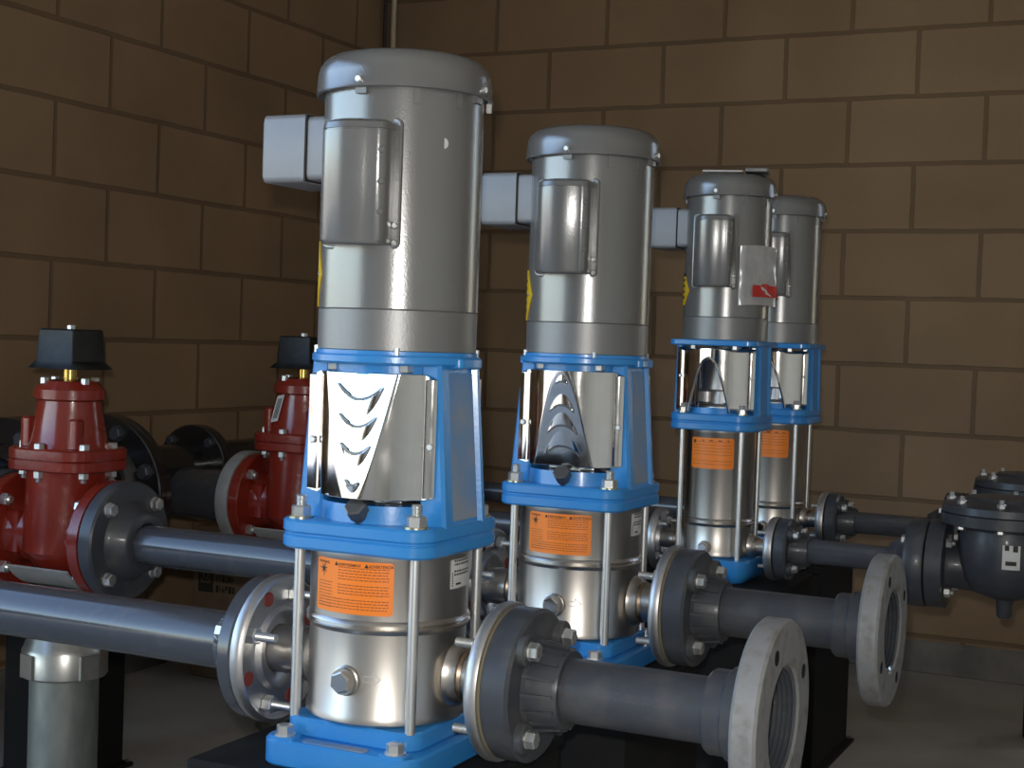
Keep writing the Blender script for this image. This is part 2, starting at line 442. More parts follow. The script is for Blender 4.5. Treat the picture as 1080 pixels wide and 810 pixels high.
def pump(loc, label, kind, flip=False, detail=True, extras=None):
    root = thing('booster_pump', label, 'pump', loc, 'vertical pumps in a row')
    A = kind == 'A'
    # key heights above the base
    if A: zb1, zt, zc0, zn, zbead, zh0, zs, zh1, zg0, zg1, zf0, zf1, zseam, zrim, ztop = .033, .056, .056, .114, .178, .266, .284, .302, .332, .485, .495, .512, .562, .826, .874
    else: zb1, zt, zc0, zn, zbead, zh0, zs, zh1, zg0, zg1, zf0, zf1, zseam, zrim, ztop = .020, .0486, .0486, .072, .122, .314, .331, .348, .352, .484, .489, .501, .548, .797, .843
    RC = .100 if A else .072; RM = .100 if A else .089; ro = .082 if A else .064; RF = .097 if A else .066
    # base plate
    bm = B()
    if A:
        slab(bm, .109, .124, .028, 0, zb1, .003); slab(bm, .094, .094, .026, zb1 - .001, zt, .003)
        for sx in (-1, 1):
            for sy in (-1, 1): slab(bm, .018, .012, .006, zb1 - .002, zb1 + .0035, .001, sx * .078, sy * .109)
    else:
        loops(bm, [rr(.075, .075, .02, 0), rr(.080, .080, .02, .004), rr(.090, .090, .03, zb1), rr(.090, .090, .03, zt - .003), rr(.087, .087, .027, zt)])
    base = obj('base_plate', bm, 'blue', root, 'blue cast base')
    if A:
        for sx in (-1, 1):
            for sy in (-1, 1):
                h = B(); cyl(h, .013, 0, .002, (0, 0, 1), (sx * .078, sy * .109, zb1 + .003), 20); hexa(h, (sx * .078, sy * .109, zb1 + .005), (0, 0, 1), .019, 0, .011, .3)
                obj('anchor_bolt', h, 'zinc', base)
        d = B(); slab(d, .045, .008, .006, zb1 - .0002, zb1 + .0012, .0004, -.005, -.110)
        obj('dust_patch', d, 'bluedust', base, 'dusty ledge')
    # casing
    bm = B()
    bd = .0035
    lathe(bm, [(RC * .6, zc0), (RC * .97, zc0), (RC * 1.0 + .001, zc0 + .004), (RC + .001, zc0 + .012), (RC - .001, zc0 + .016), (RC - .001, zbead - .009), (RC + bd * .6, zbead - .006), (RC + bd, zbead - .003),
               (RC + .0005, zbead), (RC + bd, zbead + .003), (RC + bd * .6, zbead + .006), (RC, zbead + .008), (RC, zh0 - .010), (RC + .0015, zh0 - .007), (RC + .0015, zh0), (RC * .6, zh0)], n=96)
    cas = obj('casing', bm, 'steel', root, 'stainless pump casing')
    # rods
    for sx in (-1, 1):
        for sy in (-1, 1):
            r = .0066 if A else .0055
            bm = B(); cyl(bm, r, zt - .002, zh0 + .003, c=(sx * ro, sy * ro, 0), n=20)
            rod = obj('tie_rod', bm, 'zinc', root)
            nt = B(); z = zh1
            cyl(nt, .0155 if A else .011, z - .0005, z + .0022, c=(sx * ro, sy * ro, 0), n=24)
            obj('washer', nt, 'zincy', rod)
            nt = B(); hexa(nt, (sx * ro, sy * ro, z + .002), (0, 0, 1), .022 if A else .016, 0, .013 if A else .010, .25)
            thread(nt, r * 1.05, z + .01, z + (.028 if A else .020), (0, 0, 1), (sx * ro, sy * ro, 0))
            obj('rod_nut', nt, 'zinc', rod)
    # head: two bolted halves
    bm = B()
    if A: hx = .107; rc = .034
    else: hx = .0925; rc = .040
    slab(bm, hx, hx, rc, zh0, zs - .0006, .003, n=8); slab(bm, hx - .0015, hx - .0015, rc, zs - .001, zs + .001, .0003, n=8)
    obj('pump_head', bm, 'blue', root, 'blue pump head flange')
    # motor adapter: foot flange, two channel columns and the ring that carries the motor
    bm = B()
    slab(bm, hx, hx, rc, zs + .0006, zh1, .003, n=8)
    if A:
        cols = ((.1065, .070, .056), (.0915, .066, .054)); rec = .006
    else:
        cols = ((.094, .078, .042), (.0915, .078, .040)); rec = .004
    def csec(s, o, i, hy, z):
        p = [(i, -hy + .003), (i + .003, -hy), (o - .004, -hy), (o, -hy + .004), (o, -hy + .022), (o - rec, -hy + .026), (o - rec, hy - .014), (o, hy - .011), (o, hy - .004), (o - .004, hy), (i + .003, hy), (i, hy - .003)]
        q = [Vector((s * x, y, z)) for x, y in p]
        return q if s > 0 else list(reversed(q))
    for s in (-1, 1):
        (o0, i0, h0), (o1, i1, h1) = cols
        ls = []
        for k in range(6):
            t = k / 5; ls.append(csec(s, o0 + (o1 - o0) * t, i0 + (i1 - i0) * t, h0 + (h1 - h0) * t, zh1 - .003 + (zf0 + .004 - zh1 + .003) * t))
        loops(bm, ls)
    if A:
        lathe(bm, [(.06, zf0), (.102, zf0), (.106, zf0 + .003), (.106, zf1 - .007), (.1045, zf1 - .005), (.1015, zf1 - .0045), (.1015, zf1), (.06, zf1), (.06, zf0)], n=72)
        for s in (-1, 1): slab(bm, .016, .03, .008, zf0 - .002, zf1 - .006, .002, s * .0925, 0)
        lathe(bm, [(.058, zh1 - .001), (.090, zh1 - .001), (.088, zh1 + .022), (.062, zh1 + .022), (.058, zh1 - .001)], n=48)   # seal spigot behind the guard
        lathe(bm, [(.06, zf0 - .012), (.082, zf0 - .012), (.082, zf0 + .001), (.06, zf0 + .001), (.06, zf0 - .012)], n=48)
    else:
        slab(bm, .0935, .0935, .022, zf0, zf1, .002, n=6)
        lathe(bm, [(.05, zh1 - .001), (.076, zh1 - .001), (.074, zh1 + .012), (.052, zh1 + .012), (.05, zh1 - .001)], n=48)
    ad = obj('motor_adapter', bm, 'blue', root, 'blue cast adapter frame')
    if A:
        for s in (-1, 1):
            p = B(); z0_, z1_ = zh1 + .004, zf0 - .008
            def pl(z, t):
                o = .1065 + (.0915 - .1065) * (z - zh1) / (zf0 - zh1)
                return [Vector((s * (o - rec + dx), y, z)) for dx, y in ((.0002, -.028), (.0002, .040), (.0009, .040), (.0009, -.028))]
            ls = [pl(z0_, 0), pl(z1_, 1)]
            loops(p, ls if s < 0 else [list(reversed(l)) for l in ls])
            obj('dusty_panel', p, 'bluedust', ad, 'dust covered recess')
        for a in (-128, -52, 52, 128):
            h = B(); x, y = .082 * math.cos(R_(a)), .082 * math.sin(R_(a))
            hexa(h, (x, y, zf0), (0, 0, 1), .016, .001, -.009, .2); obj('motor_bolt', h, 'zinc', ad)
        for a in (-60, 30, 120, 210):
            h = B(); x, y = .1005 * math.cos(R_(a)), .1005 * math.sin(R_(a))
            cyl(h, .0035, zf1 - .006, zf1 + .004, c=(x, y, 0), n=10); obj('bolt_tip', h, 'zinc', ad)
        h = B(); ax = Vector((0, -.75, .66)); c = Vector((.004, -.078, zh1 + .006))
        cyl(h, .0125, -.006, .014, ax, c, 20, .001); hexa(h, c, ax, .0255, .012, .026, .2)
        obj('vent_plug', h, 'dark_metal', root, 'dark hexagon vent plug')
        for s in (-1, 1): louvred_guard(root, zg0, zg1, .072, .038, .062, flip, s)
    else:
        for s in (-1, 1): open_guard(root, zg0, zg1, .068, .030, .056, s)
        for a in (-125, -55, 55, 125):
            h = B(); x, y = .078 * math.cos(R_(a)), .086 * math.sin(R_(a))
            hexa(h, (x, y, zf0), (0, 0, 1), .014, .001, -.008, .2); obj('motor_bolt', h, 'zinc', ad)
    # coupling inside
    bm = B()
    zr = zh1
    lathe(bm, [(0, zr - .01), (.05, zr - .01), (.05, zr + .014), (.03, zr + .02), (.026, zr + .045), (.044, zr + .05), (.044, zr + .115), (.03, zr + .12), (.022, zf0 + .01), (0, zf0 + .01)], n=36)
    for a in range(4):
        c = Vector((.04 * math.cos(R_(a * 90 + 40)), .04 * math.sin(R_(a * 90 + 40)), zr + .034))
        box(bm, c - Vector((.014, .014, .016)), c + Vector((.014, .014, .016)), .006)
    obj('coupling', bm, 'ring', root, 'shaft coupling behind the guard')
    # motor
    bm = B()
    lathe(bm, [(.03, zf1 - .001), (RM - .002, zf1 - .001), (RM, zf1 + .001), (RM, zseam - .001), (RM - .0012, zseam), (.03, zseam)], n=96)
    obj('motor_end_bell', bm, 'motor_end', root, 'cast lower motor end')
    bm = B()
    lathe(bm, [(.03, zseam), (RM - .0012, zseam), (RM, zseam + .0012), (RM, zrim + .006), (.03, zrim + .006)], n=96)
    mot = obj('motor_housing', bm, 'motor', root, 'grey motor barrel')
    RV = RM * 1.1
    bm = B(); ztop += .006; H = ztop - zrim; rc2 = min(.027, H * .8)
    pr = [(RM * .99, zrim + .004), (RV - .002, zrim), (RV + .001, zrim + .001), (RV, zrim + .004)]
    for k in range(9):
        a = R_(90 * k / 8); pr.append((RV - .001 - rc2 + rc2 * math.cos(a), ztop - .004 - rc2 + rc2 * math.sin(a)))
    pr += [(RV * .35, ztop), (0, ztop)]
    lathe(bm, pr, n=96); fc = obj('fan_cover', bm, 'motor', root, 'domed grey fan cover')
    for a in (-90, 0, 90, 180):
        h = B(); x, y = math.cos(R_(a)), math.sin(R_(a))
        cyl(h, .0045, RV - .004, RV + .004, (x, y, 0), (0, 0, zrim + .009), 14, .001); obj('cover_screw', h, 'zinc', fc)
        h = B()
        hh = .0075
        tg = Vector((-y, x, 0)); n_ = Vector((x, y, 0))
        ls = []
        for z in (zrim - .007, zrim + .004):
            ls.append([n_ * rr_ + tg * t + Vector((0, 0, z)) for rr_, t in ((RM - .004, -hh), (RM + .006, -hh), (RM + .006, hh), (RM - .004, hh))])
        loops(h, ls); obj('cover_tab', h, 'motor_end', fc)
    for a in (-52, -20, 60):
        h = B(); x, y = math.cos(R_(a)), math.sin(R_(a)); tg = Vector((-y, x, 0)); n_ = Vector((x, y, 0)); ls = []
        for z in (zrim - .018, zrim + .002):
            ls.append([n_ * rr_ + tg * t + Vector((0, 0, z)) for rr_, t in ((RM - .003, -.004), (RM + .003, -.004), (RM + .003, .004), (RM - .003, .004))])
        loops(h, ls); obj('rim_lug', h, 'motor', fc)
    k = RM / .1
    # capacitor cover on the front
    zc1, zc2 = zrim - .188, zrim - .040
    bm = B(); hw = .046 * k; ox = -.004 * k
    def csec2(z, e):
        out = []; w_ = hw - e; d0, d1 = .078 * k, .134 * k - e; ra, rb_ = .013 * k, .036 * k
        out.append(Vector((ox + w_, -d0, z)))
        for i in range(9):
            a = R_(90 * i / 8); out.append(Vector((ox + w_ - ra + ra * math.cos(a), -(d1 - .012 * k - ra + ra * math.sin(a)), z)))
        for i in range(1, 5):
            t = i / 5; out.append(Vector((ox + (w_ - ra) * (1 - t) + (-w_ + rb_) * t, -(d1 - .012 * k * (1 - t) ** 2), z)))
        for i in range(9):
            a = R_(90 + 90 * i / 8); out.append(Vector((ox - w_ + rb_ + rb_ * math.cos(a), -(d1 - rb_ + rb_ * math.sin(a)), z)))
        out.append(Vector((ox - w_, -d0, z))); return out
    loops(bm, [csec2(zc1, .004), csec2(zc1 + .001, .002), csec2(zc1 + .005, 0), csec2(zc2 - .0135, 0), csec2(zc2 - .013, .0012), csec2(zc2 - .0115, .0012), csec2(zc2 - .011, 0), csec2(zc2 - .004, .001), csec2(zc2, .007)])
    cp = obj('capacitor_cover', bm, 'motor', root, 'rounded grey capacitor cover')
    bm = B()
    def pl2(y, e): return [Vector((p.x, y, p.y)) for p in rr(.054 * k - e, (zc2 - zc1) / 2 + .004 - e, .008, 0, 4, ox, (zc1 + zc2) / 2)]
    loops(bm, [pl2(-.070 * k, 0), pl2(-.0905 * k, 0), pl2(-.092 * k, .0015)])
    obj('mounting_plate', bm, 'motor', cp)
    for z in (.26, .5, .75):
        h = B(); cyl(h, .004 * k, -.001, .0035, (.75, -.66, 0), (ox + hw * .90, -.117 * k, zc1 + (zc2 - zc1) * z), 10, .001); obj('cover_screw', h, 'motor_end', cp)
    for z in (.02, .16):
        h = B(); cyl(h, .0038 * k, 0, .004, (0, -1, 0), (.0455 * k, -.0915 * k, zc1 + (zc2 - zc1) * z), 12, .001); obj('plate_screw', h, 'zinc', cp)
    # junction box on the suction side
    zj0, zj1 = zrim - .105, zrim - .019
    bm = B()
    def jb(x0, x1, y0, y1, z0, z1, ch=.004):
        cx, cy, cz = (x0 + x1) / 2, (y0 + y1) / 2, (z0 + z1) / 2; hx_, hz_ = (y1 - y0) / 2, (z1 - z0) / 2
        def lp(x, e): return [Vector((x, cy + p.x, cz + p.y)) for p in rr(hx_ - e, hz_ - e, .007, 0, 4)]
        loops(bm, [lp(x0, ch), lp(x0 + ch, 0), lp(x1, 0)])
    jb(-.112 * k, -.078 * k, -.050 * k, .060 * k, zj0 + .003, zj1 - .003, .001); jbo = obj('junction_box', bm, 'box_grey', root, 'light grey junction box')
    bm = B(); jb(-.179 * k, -.1135 * k, -.053 * k, .063 * k, zj0, zj1); obj('box_lid', bm, 'box_grey', jbo)
    bm = B(); box(bm, (-.1145 * k, -.052 * k, zj0 + .001), (-.1115 * k, .062 * k, zj1 - .001)); obj('box_gasket', bm, 'ink', jbo, 'dark seam gasket')
    # yellow name plate on the barrel
    bm = B(); z0_, z1_ = zrim - .262, zrim - .180
    if not A: z0_, z1_ = zrim - .225, zrim - .165
    def ne(v):
        w_ = 16 + 13 * (1 - abs(2 * v - 1)); return -165 - w_, -162 + w_ * 1.05
    cyl_patch(bm, RM + .0004, 0, 0, z0_, z1_, 12, 12, .0012, ne)
    np_ = obj('name_plate', bm, 'yellow', root, 'yellow diamond shaped plate on the motor')
    h = B(); cyl(h, .0022, RM, RM + .003, (math.cos(R_(-138)), math.sin(R_(-138)), 0), (0, 0, (z0_ + z1_) / 2), 10); obj('rivet', h, 'zinc', np_)
    h = B(); f = on_cyl(RM + .0022, -155, z0_)
    for i in range(5): quad_on(h, f, 0, .014 + i * .012, .016, .019 + i * .012, 2)
    obj('plate_print', h, 'ink', np_)
    if A:
        h = B(); f = on_cyl(RM + .0006, -31, zrim - .062)
        h.faces.new([h.verts.new(f(.0075 * math.cos(R_(90 + 180 * i / 8)) * -.8, .0065 * math.sin(R_(90 + 180 * i / 8)))) for i in range(9)])
        if not flip: obj('paint_chip', h, 'white', mot, 'small white chip on the barrel')
        else: h.free()
        if not flip:
            h = B(); a = R_(28); n_ = Vector((math.cos(a), math.sin(a), 0)); c = n_ * (RM + .006) + Vector((0, 0, zrim - .004))
            box(h, c - Vector((.003, .003, .007)), c + Vector((.003, .003, .005)), .001); obj('wire_clip', h, 'white', fc, 'white clip at the cover rim')
    # labels on the casing
    if A: warning_label(cas, RC, .193, .2575, -121, -57, detail)
    else: warning_label(cas, RC, zh0 - .080, zh0 - .016, -126, -50, False)
    if A:
        bm = B(); cyl_patch(bm, RC + .0004, -12, 17, .222, .2655, 8, 2, .0005); lb = obj('rating_label', bm, 'white', cas, 'white printed label')
        h = B(); f = on_cyl(RC + .0012, -12, .222); rnd = random.Random(5)
        for i in range(7):
            u = .006
            while u < .046:
                l = rnd.uniform(.002, .005); v = .016 + i * .0042
                if not (i == 2): quad_on(h, f, u, v, min(u + l, .047), v + .0022, 1)
                u += l + .0012
        for i in range(6): quad_on(h, f, .002, .003 + i * .003, .004, .005 + i * .003, 1)
        quad_on(h, f, .010, .004, .022, .0065, 1)
        obj('label_print', h, 'ink', lb)
    # drain plug and flow arrow
    bm = B(); ap = -89 if A else -93; d = Vector((math.cos(R_(ap)), math.sin(R_(ap)), 0)); rp = .0165 if A else .0125
    zp = zn - .002
    lathe(bm, [(rp * 1.15, RC - .004), (rp * 1.1, RC + .003), (rp, RC + .004), (rp * .98, RC + .009), (0, RC + .009)], d, (0, 0, zp), 28)
    pg = obj('drain_plug', bm, 'steel', cas)
    bm = B(); hexa(bm, Vector((0, 0, zp)), d, rp * 1.45, RC + .008, RC + .017, .4); obj('plug_head', bm, 'mirror', pg)
    if A:
        bm = B(); f = on_cyl(RC - .0003, ap + 13, zp + .003)
        pts = [(0, -.003), (.011, -.003), (.011, -.0075), (.021, .001), (.011, .0085), (.011, .004), (0, .004), (0, -.003)]
        for p, q in zip(pts, pts[1:]):
            d2 = Vector((q[0] - p[0], q[1] - p[1])); d2.normalize(); nx, ny = -d2.y * .0005, d2.x * .0005
            bm.faces.new([bm.verts.new(f(*s)) for s in ((p[0] + nx, p[1] + ny), (q[0] + nx, q[1] + ny), (q[0] - nx, q[1] - ny), (p[0] - nx, p[1] - ny))])
        obj('flow_arrow', bm, 'white', cas, 'etched flow arrow')
    dz = 0
    for s in (-1, 1):
        steel_flange(root, s, (.158 if A else .118), RF, zn + (extras or {}).get('dz', 0), .031 if A else .0195, RC - .004, 0 if s < 0 else 1)
    return root

# ------------------------------------------------------------------ pipe spools
def set_bolts(parent, s, c, x_head, x_nut, rb, angs, sz, tail):
    """heads at x_head on the pipe flange and nuts with thread ends at x_nut on the mating flange (along s)"""
    ax = (s, 0, 0); d = 1 if x_head > x_nut else -1
    for a in angs:
        a = R_(a); p = (c[0], c[1] + rb * math.cos(a), c[2] + rb * math.sin(a)); bm = B()
        cyl(bm, sz * 1.0, x_head - d * .0005, x_head + d * .002, ax, p, 18)
        hexa(bm, p, ax, sz * 1.65, x_head + d * .0015, x_head + d * (.002 + sz * .95), .2 + a)
        obj('flange_bolt', bm, 'zinc', parent)
        bm = B(); x_n = x_nut - d * .0004
        hexa(bm, p, ax, sz * 1.7, x_n, x_n - d * sz * 1.1, .5 + a)
        thread(bm, sz * .52, x_n - d * sz * 1.05, x_n - d * (sz * 1.1 + tail), ax, p, 12)
        obj('flange_nut', bm, 'zinc', parent)

def vanstone(bm, s, c, x0, R, rp, th, hub, lugs, rb):
    """plastic flange in the joint: plain ring, ribbed hub, bolt bosses; x measured along s from c"""
    ax = (s, 0, 0)
    lathe(bm, [(rp, x0), (R - .002, x0), (R, x0 + .002), (R, x0 + th - .004), (R - .004, x0 + th), (rp * 1.5, x0 + th), (rp * 1.38, x0 + th + .004),
               (rp * 1.30, x0 + hub - .006), (rp * 1.24, x0 + hub), (rp, x0 + hub), (rp, x0)], ax, c, 64)
    for a in lugs:
        a = R_(a); p = (c[0], c[1] + rb * math.cos(a), c[2] + rb * math.sin(a))
        cyl(bm, R * .21, x0 + th - .002, x0 + th + .010, ax, p, 20, .002)
    n = 16
    for k in range(n):
        a = 2 * PI * k / n; F = Vector((0, math.cos(a), math.sin(a))); T = Vector((0, -math.sin(a), math.cos(a))); ls = []
        for x, r1 in ((x0 + th - .001, rp * 1.52), (x0 + hub - .004, rp * 1.34)):
            ls.append([Vector(c) + Vector((s * x, 0, 0)) + F * r + T * t for r, t in ((rp * 1.1, -.0018), (r1, -.0018), (r1, .0018), (rp * 1.1, .0018))])
        loops(bm, ls)

L45 = (45, 135, 225, 315)
X0, YA, YB, YC, YD = 1.75, -2.903, -2.283, -1.53, -1.097
ZP, ZPB = .427, .472
ZN = .541
GP = 'plastic pipe spools on the pumps'

pump((X0, YA, ZP), 'largest, nearest pump with the V of its mirror guard pointing down', 'A', False)
pump((X0, YB, ZP), 'second pump from the front, guard arch over crescents, bare barrel', 'A', True)
P3 = pump((X0, YC, ZPB), 'slimmer pump with the plastic document bag on its motor', 'B')
pump((X0, YD, ZPB), 'farthest pump, half hidden behind the one with the bag', 'B', extras={'dz': .018})

def open_spool(y, label):
    """short discharge pipe with an open threaded grey flange at its far end"""
    t = thing('discharge_pipe', label, 'pipe', (X0, y, ZN), GP); c = (0, 0, 0)
    bm = B(); lathe(bm, [(.0385, .20), (.0385, .452), (.032, .452), (.032, .20), (.0385, .20)], (1, 0, 0), c, 48)
    pp = obj('pipe', bm, 'pvcdust', t, 'dark grey plastic pipe')
    if y == YA:
        h = B(); rnd = random.Random(4); u = 0
        f = lambda u, v: Vector((.255 + u, -.0387 * math.cos(.12 + v / .0385), .0387 * math.sin(.12 + v / .0385)))
        while u < .15:
            w = rnd.uniform(.003, .006); quad_on(h, f, u, 0, u + .0012, .010, 1); q_ = rnd.choice((0, .0045, .0088)); quad_on(h, f, u, q_, u + w, q_ + .0012, 1)
            if rnd.random() < .6: quad_on(h, f, u + w - .001, 0, u + w, rnd.choice((.005, .010)), 1)
            u += w + rnd.choice((.002, .002, .009))
        obj('pipe_print', h, 'faintink', pp, 'faint worn printing along the pipe')
    bm = B(); vanstone(bm, 1, c, .1775, .0925, .0375, .036, .078, L45, .0735); fl = obj('pipe_flange', bm, 'pvcdust', t, 'dark plastic flange with bolt bosses')
    g = B(); lathe(g, [(.04, .1747), (.091, .1747), (.091, .1778), (.04, .1778), (.04, .1747)], (1, 0, 0), c, 64); obj('gasket', g, 'rubber', t, 'tan gasket edge')
    set_bolts(fl, 1, c, .2225, .1645, .0735, L45, .0115, .026)
    bm = B(); lathe(bm, [(.0385, .430), (.046, .430), (.049, .434), (.049, .452), (.0535, .456), (.0535, .486), (.0385, .486), (.0385, .430)], (1, 0, 0), c, 48)
    obj('coupling_hub', bm, 'pvcdust', t)
    # open flange
    pr = [(.046, .484), (.110, .484), (.114, .488), (.114, .511), (.1115, .5145), (.104, .515), (.065, .515), (.061, .512)]
    for k in range(9):
        x = .512 - k * .006; pr += [(.0535 - k * .0012, x - .0015), (.0565 - k * .0012, x - .004)]
    pr += [(.041, .456), (.046, .484)]
    bm = B(); lathe(bm, pr[:8] + [(.061, .512), (.061, .486), (.046, .484)], (1, 0, 0), c, 80); gf = obj('end_flange', bm, 'alu', t, 'open pale grey cast flange')
    h = B(); pts = [(.0611, .5125)]
    for k in range(10):
        x = .511 - k * .0055; pts += [(.0575 - k * .0012, x - .0012), (.0605 - k * .0012, x - .0040)]
    lathe(h, pts + [(.040, .454), (.0, .454)], (1, 0, 0), c, 56); obj('threaded_bore', h, 'pvc', gf, 'dark threaded bore')
    for k in range(4):
        a = R_(28 + 90 * k); h = B(); cyl(h, .0088, .5140, .5153, (1, 0, 0), (0, .089 * math.cos(a), .089 * math.sin(a)), 18); obj('bolt_hole', h, 'blacksteel', gf)
    return t
open_spool(YA, 'nearest short discharge pipe with an open threaded pale flange')
open_spool(YB, 'second short discharge pipe with a chipped pale open end flange')

def valve_spool(y, z, label):
    t = thing('discharge_pipe', label, 'pipe', (X0, y, z), GP); c = (0, 0, 0)
    bm = B(); lathe(bm, [(.0255, .15), (.0255, .41), (.02, .41), (.02, .15), (.0255, .15)], (1, 0, 0), c, 36); obj('pipe', bm, 'pvc', t)
    bm = B(); vanstone(bm, 1, c, .1370, .064, .0248, .026, .062, L45, .049); fl = obj('pipe_flange', bm, 'pvcdust', t)
    set_bolts(fl, 1, c, .173, .1245, .049, L45, .0085, .014)
    bm = B(); lathe(bm, [(.025, .362), (.034, .362), (.040, .372), (.055, .392), (.085, .402), (.087, .406), (.087, .436), (.085, .439), (.025, .439), (.025, .362)], (1, 0, 0), c, 56)
    f2 = obj('valve_side_flange', bm, 'pvcdust', t)
    set_bolts(f2, 1, c, .404, .4782, .068, L45, .0100, .006)
valve_spool(YC, .544, 'long thin discharge pipe from the pump with the bag to its check valve')
valve_spool(YD, .562, 'farthest thin discharge pipe, nearest the back wall')

def check_valve(y, z, label, sticker):
    t = thing('check_valve', label, 'valve', (2.335, y, z), 'slate grey check valves'); 
    bm = B()
    # bowl body, necks and end flanges in one casting
    lathe(bm, [(0, -.058), (.03, -.056), (.062, -.044), (.084, -.018), (.092, .012), (.092, .06), (.088, .078), (.112, .084), (.126, .088), (.126, .108), (0, .108)], (0, 0, 1), (0, 0, 0), 56)
    lathe(bm, [(0, -.050), (.020, -.050), (.015, -.066), (.014, -.090), (.012, -.094), (0, -.094)], (0, 0, 1), (0, 0, 0), 20)
    for s in (-1, 1):
        lathe(bm, [(0, .04), (.05, .04), (.046, .10), (.050, .108), (.087, .110), (.087, .142), (.0, .142)], (s, 0, 0), (0, 0, 0), 56)
    obj('valve_body', bm, 'iron', t, 'slate grey bowl shaped body')
    bm = B(); lathe(bm, [(0, .1085), (.124, .1085), (.126, .111), (.124, .124), (.110, .131), (.05, .138), (0, .139)], (0, 0, 1), (0, 0, 0), 16)
    lathe(bm, [(0, .130), (.085, .130), (.075, .140), (0, .144)], (0, 0, 1), (0, 0, 0), 48)
    cv = obj('valve_cover', bm, 'iron', t, 'bolted cover')
    for k in range(8):
        a = R_(45 * k); p = (.108 * math.cos(a), .108 * math.sin(a), 0); h = B()
        hexa(h, p, (0, 0, 1), .015, .126, .136, .3); thread(h, .005, .135, .144, (0, 0, 1), p); obj('cover_bolt', h, 'zinc', cv)
        h = B(); hexa(h, p, (0, 0, 1), .015, .089, .079, .1); obj('cover_nut', h, 'zinc', cv)
    if sticker:
        h = B(); cyl_patch(h, .0925, -88, -68, .012, .058, 6, 2, .0005); st = obj('sticker', h, 'white', t, 'small white sticker')
        i = B(); f = on_cyl(.0934, -88, .012); quad_on(i, f, .004, .036, .012, .046, 1); quad_on(i, f, .019, .034, .028, .046, 1); quad_on(i, f, .006, .008, .026, .016, 2); obj('sticker_print', i, 'ink', st)
check_valve(YC, .545, 'grey check valve at the right edge with a white sticker, nearer one', True)
check_valve(YD, .562, 'check valve at the right edge whose lid peeks out behind the nearer one', False)

def prop(y, z, label):
    t = thing('pipe_support', label, 'stand', (2.515, y, 0), 'supports under the check valves')
    bm = B(); cyl(bm, .024, .006, z - .02, n=24); obj('post', bm, 'galv', t)
    bm = B(); cyl(bm, .06, 0, .008, n=32, ch=.002); obj('foot_plate', bm, 'galv', t)
    bm = B(); box(bm, (-.045, -.05, z - .022), (.045, .05, z - .012), .002); obj('support_plate', bm, 'galv', t)
prop(YC, .466, 'galvanised support post under the nearer check valve'); prop(YD, .483, 'galvanised support post under the farther check valve')

